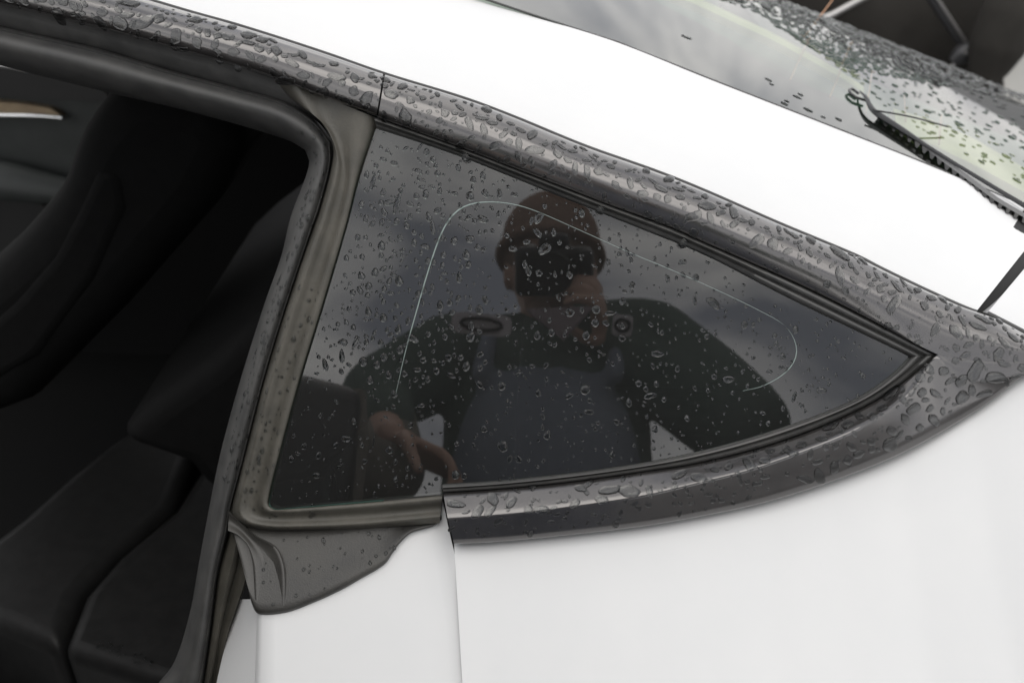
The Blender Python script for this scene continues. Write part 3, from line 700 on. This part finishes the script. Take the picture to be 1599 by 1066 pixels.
# the camera in the hand, its lens front at the viewpoint
kam = thing('camera', 'black camera held to the face of the person in green', 'camera', tuple(CAM - FWD * .1))
KR = Matrix((RGT, FWD, UPV)).transposed()
rbox('camera_body', CAM - FWD * .082, (.138, .045, .088), M['camblack'], kam, KR, .012)
rbox('viewfinder_hump', CAM - FWD * .082 + UPV * .052, (.055, .045, .03), M['camblack'], kam, KR, .01)
tube('lens', [CAM - FWD * .064, CAM - FWD * .03, CAM - FWD * .0045], [.034, .036, .036], M['camblack'], kam, 24, 8)
rbox('grip', CAM - FWD * .072 + RGT * .056, (.03, .062, .08), M['camblack'], kam, KR, .012)

# ------------------------------------------------------------------ rain
rnd = random.Random(5)
def drop_mesh(i, irregular, seg=14, rings=4, h=.5):
    r_ = random.Random(100 + i + (1000 if irregular else 0))
    amp = [r_.uniform(-1, 1) * (.19 if irregular else .07) / k_ ** (.6 if irregular else 1) for k_ in (1, 2, 3, 4, 5)]
    ph = [r_.uniform(0, 6.28) for _ in range(5)]
    el = r_.uniform(1.0, 1.75) if irregular else r_.uniform(1.0, 1.3)
    rot = r_.uniform(0, 3.14) if irregular else math.pi / 2
    tear = 0 if irregular else r_.choice((0, .0, .12, .3))
    V, F = [], []
    def rim(th):
        v = 1 + sum(a * math.cos((k_ + 1) * th + p) for k_, (a, p) in enumerate(zip(amp, ph)))
        return max(.35, v)
    prof = [(1.0, 0.0), (.985, .22), (.90, .55), (.68, .86), (.35, .99)][:rings + 1] if rings >= 4 else [(1.0, 0.0), (.92, .5), (.5, .95)]
    for rho, z in prof:
        for j in range(seg):
            th = 2 * math.pi * j / seg; q = rim(th) * rho
            x, y = q * math.cos(th) * el, q * math.sin(th) / el ** .5
            X, Y = x * math.cos(rot) - y * math.sin(rot), x * math.sin(rot) + y * math.cos(rot)
            if tear and Y > 0: X *= 1 - tear * Y; Y *= 1 + tear
            sag = -.12 * Y if not irregular else -.06 * Y            # water hangs low in the drop
            V.append((X, Y, max(0, (z * (1 + sag * 2)) * h)))
    V.append((0, 0, h * .995)); top_ = len(V) - 1; nr = len(prof)
    for k_ in range(nr - 1):
        for j in range(seg): F.append((k_*seg+j, k_*seg+(j+1) % seg, (k_+1)*seg+(j+1) % seg, (k_+1)*seg+j))
    for j in range(seg): F.append(((nr-1)*seg+j, (nr-1)*seg+(j+1) % seg, top_))
    V[:seg] = [(x, y, -.07) for x, y, z in V[:seg]]
    return V, F
def data_of(vf, nm):
    me = bpy.data.meshes.new(nm); me.from_pydata(vf[0], [], vf[1]); me.update(); me.materials.append(M['water'])
    me.polygons.foreach_set('use_smooth', [len(p.vertices) < 6 for p in me.polygons]); me.set_sharp_from_angle(angle=R(75)); return me
KINDS_ = {'round': [drop_mesh(i, False, h=.46) for i in range(14)], 'odd': [drop_mesh(40 + i, True, h=.40) for i in range(14)], 'blot': [drop_mesh(i, True, 18, h=.31) for i in range(18)]}
LOWK = {'round': [drop_mesh(i, False, 8, 2, h=.46) for i in range(8)], 'odd': [drop_mesh(40 + i, True, 8, 2, h=.40) for i in range(10)], 'blot': [drop_mesh(i, True, 10, 2, h=.26) for i in range(10)]}
DATA = {k_: [data_of(vf, 'raindrop') for vf in v] for k_, v in KINDS_.items()}
drops = []                                        # (radius, kind, point, x axis, y axis, normal, surface)
taken = {}
def free(p, r, gap=.85, cell=.012):
    k_ = (int(p.x // cell), int(p.y // cell), int(p.z // cell))
    for a in (-1, 0, 1):
        for b in (-1, 0, 1):
            for c in (-1, 0, 1):
                for q, rq in taken.get((k_[0]+a, k_[1]+b, k_[2]+c), ()):
                    if (p - q).length < gap * (r + rq): return False
    taken.setdefault(k_, []).append((p, r)); return True
WHERE = ['']
def put(p, n_, r, kind, surf, gap=.85, lift=0.0):
    if not free(p, r, gap): return False
    yv = (VAX - n_ * VAX.dot(n_)).normalized(); a = rnd.gauss(0, .25) if kind == 'round' else rnd.gauss(1.57, .5) if kind == 'odd' else rnd.uniform(0, 6.28)
    xv = yv.cross(n_); x2 = xv * math.cos(a) + yv * math.sin(a); y2 = -xv * math.sin(a) + yv * math.cos(a)
    if x2.cross(y2).dot(n_) < 0: x2 = -x2
    drops.append((r, kind, p + n_ * lift, x2, y2, n_, surf, WHERE[0])); return True
def on_patch(key, count, rfun, kind, surf, accept=lambda t, s_: True, gap=.85):
    G = SURF[key]; m_, n_ = len(G), len(G[0])
    P_ = np.array([[tuple(p) for p in r] for r in G])
    a = P_[1:, :-1] - P_[:-1, :-1]; b = P_[:-1, 1:] - P_[:-1, :-1]
    ar = np.linalg.norm(np.cross(a, b), axis=2).ravel(); cdf = np.cumsum(ar) / ar.sum()
    done = 0; tries = 0
    while done < count and tries < count * 12:
        tries += 1; k_ = int(np.searchsorted(cdf, rnd.random())); i, j = divmod(min(k_, len(cdf) - 1), n_ - 1)
        f, g_ = rnd.random(), rnd.random()
        p = Vector(P_[i, j] * (1-f) * (1-g_) + P_[i+1, j] * f * (1-g_) + P_[i, j+1] * (1-f) * g_ + P_[i+1, j+1] * f * g_)
        if not accept((i + f) / (m_ - 1), (j + g_) / (n_ - 1)): continue
        nn_ = Vector(np.cross(a[i, j], b[i, j])); nn_.normalize()
        if nn_.dot(NRM) < 0: nn_ = -nn_
        if nn_.dot(NRM) < .45: continue
        WHERE[0] = place_words(surf, (i + f) / (m_ - 1), (j + g_) / (n_ - 1))
        if put(p, nn_, rfun(), kind, surf, gap): done += 1
PXM = 1 / 1830
def place_words(surf, t, s_):
    if surf == 'upper':
        return ('just behind the joint' if s_ < .22 else 'halfway along the window' if s_ < .48 else 'near the rear corner' if s_ < .74 else 'on the pointed rear end') + (', by the white roof' if t > .62 else ', in its middle' if t > .36 else ', by the gasket')
    if surf == 'front':
        return ('next to the joint' if s_ > .84 else 'midway over the doorway' if s_ > .58 else 'at the far front') + (', by the white roof edge' if t > .5 else ', by the lower lip')
    if surf == 'lower':
        return ('at its blunt front end' if s_ < .18 else 'along its middle' if s_ < .42 else 'where it curves up' if s_ < .66 else 'at its pointed tip') + (', on the pale upper face' if t < .5 else ', on the dark lower face')
    return ''
def glass_words(x, y):
    return ('beside the rubber pillar' if x < 600 else 'over the mirrored head' if 770 < x < 940 and y < 470 else 'over the mirrored chest' if 680 < x < 1060 and y > 470 else 'in the pointed rear corner' if x > 1220 else 'over the mirrored raised arm' if x >= 1060 and y > 480 else 'below the upper gasket' if x > 900 else 'over the mirrored cloudy sky' if y < 480 else 'over the mirrored lowered arm')
def logn(mu, sg, lo, hi): return lambda: min(hi, max(lo, rnd.lognormvariate(math.log(mu), sg))) * PXM
# on the glass
STREAKS = [(620,318,6,3.2), (582,285,5,2.6), (676,356,5.5,2.4), (655,230,3,3), (690,370,4,2), (555,535,5,1.9), (508,570,6,1.8), (534,557,6,2.0), (980,395,4,2.2), (583,690,3,3.4), (1085,470,4,2), (705,460,3,2.8), (830,345,4,2.2), (640,600,3,2.6), (1240,620,5,1.6)]
for x, y, r, st in STREAKS:
    WHERE[0] = glass_words(x, y)
    if put(unp(x, y, 0), NRM, r * PXM * .8, 'round', 'glass', 1.0, .00012):
        d_ = list(drops[-1]); d_[4] = d_[4] * st; drops[-1] = tuple(d_)
def on_glass(count, rf, test=lambda x, y: True, kind='round'):
    d = 0; tr = 0
    while d < count and tr < count * 30:
        tr += 1; x, y = rnd.uniform(425, 1450), rnd.uniform(200, 790)
        WHERE[0] = glass_words(x, y)
        if inside((x, y), gl_out) and test(x, y) and put(unp(x, y, 0), NRM, rf(), rnd.choice((kind, 'odd')), 'glass', 1.1, .00012): d += 1
edge_ok = lambda x, y: all(inside((x + a, y + b), gl_out) for a, b in ((9,0), (-9,0), (0,9), (0,-9)))
on_glass(46, logn(6.2, .2, 5.0, 9), edge_ok)
on_glass(70, logn(5.2, .2, 4.0, 7), lambda x, y: edge_ok(x, y) and x < 760 and y < 600)
on_glass(150, logn(3.4, .3, 2.2, 5), lambda x, y: edge_ok(x, y) and x < 760 and y < 600)
on_glass(230, logn(3.6, .25, 2.4, 5.5), edge_ok)
on_glass(820, logn(1.8, .35, 1.0, 2.8))
dens = lambda t, s_: rnd.random() < (1.0 if t > .45 else .55 if s_ < .25 or s_ > .72 else .16)
on_patch('trimA', 62, logn(7.8, .2, 6.3, 12), 'blot', 'upper', lambda t, s_: .12 < t < .90 and dens(t, s_), 1.15)
on_patch('trimA', 150, logn(4.8, .25, 3.2, 6.8), 'blot', 'upper', lambda t, s_: .08 < t < .95 and dens(t, s_), 1.15)
on_patch('trimA', 190, logn(2.4, .3, 1.3, 3.6), 'blot', 'upper', lambda t, s_: .05 < t < .97, 1.1)
on_patch('trimF', 44, logn(8.2, .25, 6, 13), 'blot', 'front', lambda t, s_: s_ > .3 and .05 < t < .93, 1.0)
on_patch('trimF', 130, logn(4.0, .35, 2, 7), 'blot', 'front', lambda t, s_: s_ > .3 and .04 < t < .96, .85)
on_patch('trimB', 26, logn(8.6, .22, 6.5, 13), 'blot', 'lower', lambda t, s_: s_ < .68 and .16 < t < .48, 1.0)
on_patch('trimB', 44, logn(7.5, .3, 5, 12), 'blot', 'lower', lambda t, s_: s_ > .5 and .08 < t < .82, 1.05)
on_patch('trimB', 170, logn(3.4, .35, 1.6, 6), 'blot', 'lower', lambda t, s_: .06 < t < .85, .9)
on_patch('seal', 170, logn(2.6, .4, 1.4, 5.5), 'round', 'seal', lambda t, s_: .42 < s_ < .74 and .1 < t < .72, 1.0)
on_patch('gusset', 45, logn(2.2, .4, 1.2, 5), 'round', 'pillar', lambda t, s_: .15 < t < .95 and s_ > .1, 1.0)
on_patch('pillar', 80, logn(2.4, .4, 1.3, 5), 'round', 'pillar', lambda t, s_: .3 < s_ < .75 and .15 < t < .9, 1.0)
# big drops hanging from the lower lip of the mouldings
for x, y in ((728,248), (938,330), (1067,383), (445,120), (372,106), (343,96), (488,142), (555,164), (275,75), (130,34), (97,19), (735,247)):
    WHERE[0] = 'above the doorway' if x < 580 else 'above the quarter window'
    put(unp(x, y - 3, .006), NRM, 7.5 * PXM, 'round', 'lip', .5)
# on the rear screen
RZ = [(1100,-10), (1255,-10), (1380,43), (1477,87), (1560,128), (1610,150), (1610,300), (1480,225), (1400,180), (1345,135), (1262,72), (1180,20)]
nr0 = len(drops)
def on_rear(count, test, rf, gap):
    d = tr = 0
    while d < count and tr < count * 12:
        tr += 1; x, y = rnd.uniform(1090, 1610), rnd.uniform(-10, 330)
        if not test(x, y): continue
        p = rg(x, y); q = crown(p)
        if q > .74: continue
        if put(p - RGN * (0 if q < .62 else (q - .62) ** 2 * .55), RGN, rf() / PXM * .001, 'blot', 'rear', gap, .0002): d += 1
def band(x): return float(np.interp(x, [1150,1262,1345,1400,1480,1600], [10,72,128,168,200,205]))
on_rear(1700, lambda x, y: inside((x, y), RZ) and y < band(x) and not (x > 1340 and y > 110 + (x - 1340) * .18), logn(4.3, .35, 2.2, 8.5), .84)
on_rear(160, lambda x, y: inside((x, y), RZ), logn(3.4, .3, 2, 6), 1.4)
for x, y in ((1068,57), (1075,60), (1205,132), (1200,125), (1228,158), (1245,152), (1250,148), (1225,162), (1285,183), (1262,172), (1310,187)):
    put(rg(x, y), RGN, rnd.uniform(.0025, .0055), 'blot', 'rear', .5, .0002)
WHERE[0] = ''
for _ in range(70):
    q = rnd.random(); x_, y_ = 158 + q * 74 + rnd.gauss(0, 5), 1006 + q * 30 + rnd.gauss(0, 5)
    put(hz(x_, y_, ZC + .0025), Vector((0, 0, 1)), rnd.uniform(.0008, .0026), 'round', 'seat', 1.0)
LAB = {'glass': ('raindrop on the quarter window, ', 'raindrops on the quarter window'),
       'upper': ('flat raindrop on the window moulding, ', 'raindrops on the upper window moulding'),
       'front': ('flat raindrop on the roof moulding, ', 'raindrops on the roof moulding'),
       'lower': ('flat raindrop on the belt moulding, ', 'raindrops on the belt moulding'),
       'lip': ('round raindrop hanging from the moulding lip ', 'raindrops hanging from the moulding lips')}
order = sorted((i for i, d in enumerate(drops) if d[6] in LAB), key=lambda i: -drops[i][0])
single = set(order[:290])
SV, SF, off = [], [], 0
for i, (r, kind, p, xv, yv, nv, surf, where) in enumerate(drops):
    if i in single:
        o = bpy.data.objects.new('raindrop', rnd.choice(DATA[kind])); COL.objects.link(o)
        o.matrix_world = Matrix(((xv.x*r, yv.x*r, nv.x*r, p.x), (xv.y*r, yv.y*r, nv.y*r, p.y), (xv.z*r, yv.z*r, nv.z*r, p.z), (0, 0, 0, 1)))
        tag(o, (LAB[surf][0] + where).replace(' ,', ','), 'raindrop', LAB[surf][1])
    else:
        vf = rnd.choice((KINDS_ if r > 3 * PXM and surf != 'rear' else LOWK)[kind]); A_ = np.array(vf[0]) * r
        SV.append(np.array(tuple(p)) + A_[:, :1] * np.array(tuple(xv)) + A_[:, 1:2] * np.array(tuple(yv)) + A_[:, 2:] * np.array(tuple(nv)))
        SF += [tuple(q + off for q in f) for f in vf[1]]; off += len(vf[0])
me = bpy.data.meshes.new('raindrops'); me.from_pydata(np.vstack(SV).tolist(), [], SF); me.update(); me.materials.append(M['water'])
me.polygons.foreach_set('use_smooth', [len(p.vertices) < 6 for p in me.polygons]); me.set_sharp_from_angle(angle=R(75))
o = bpy.data.objects.new('raindrops', me); COL.objects.link(o)
tag(o, 'fine scattered raindrops beading over the white car and its windows', 'raindrops', kind='stuff')
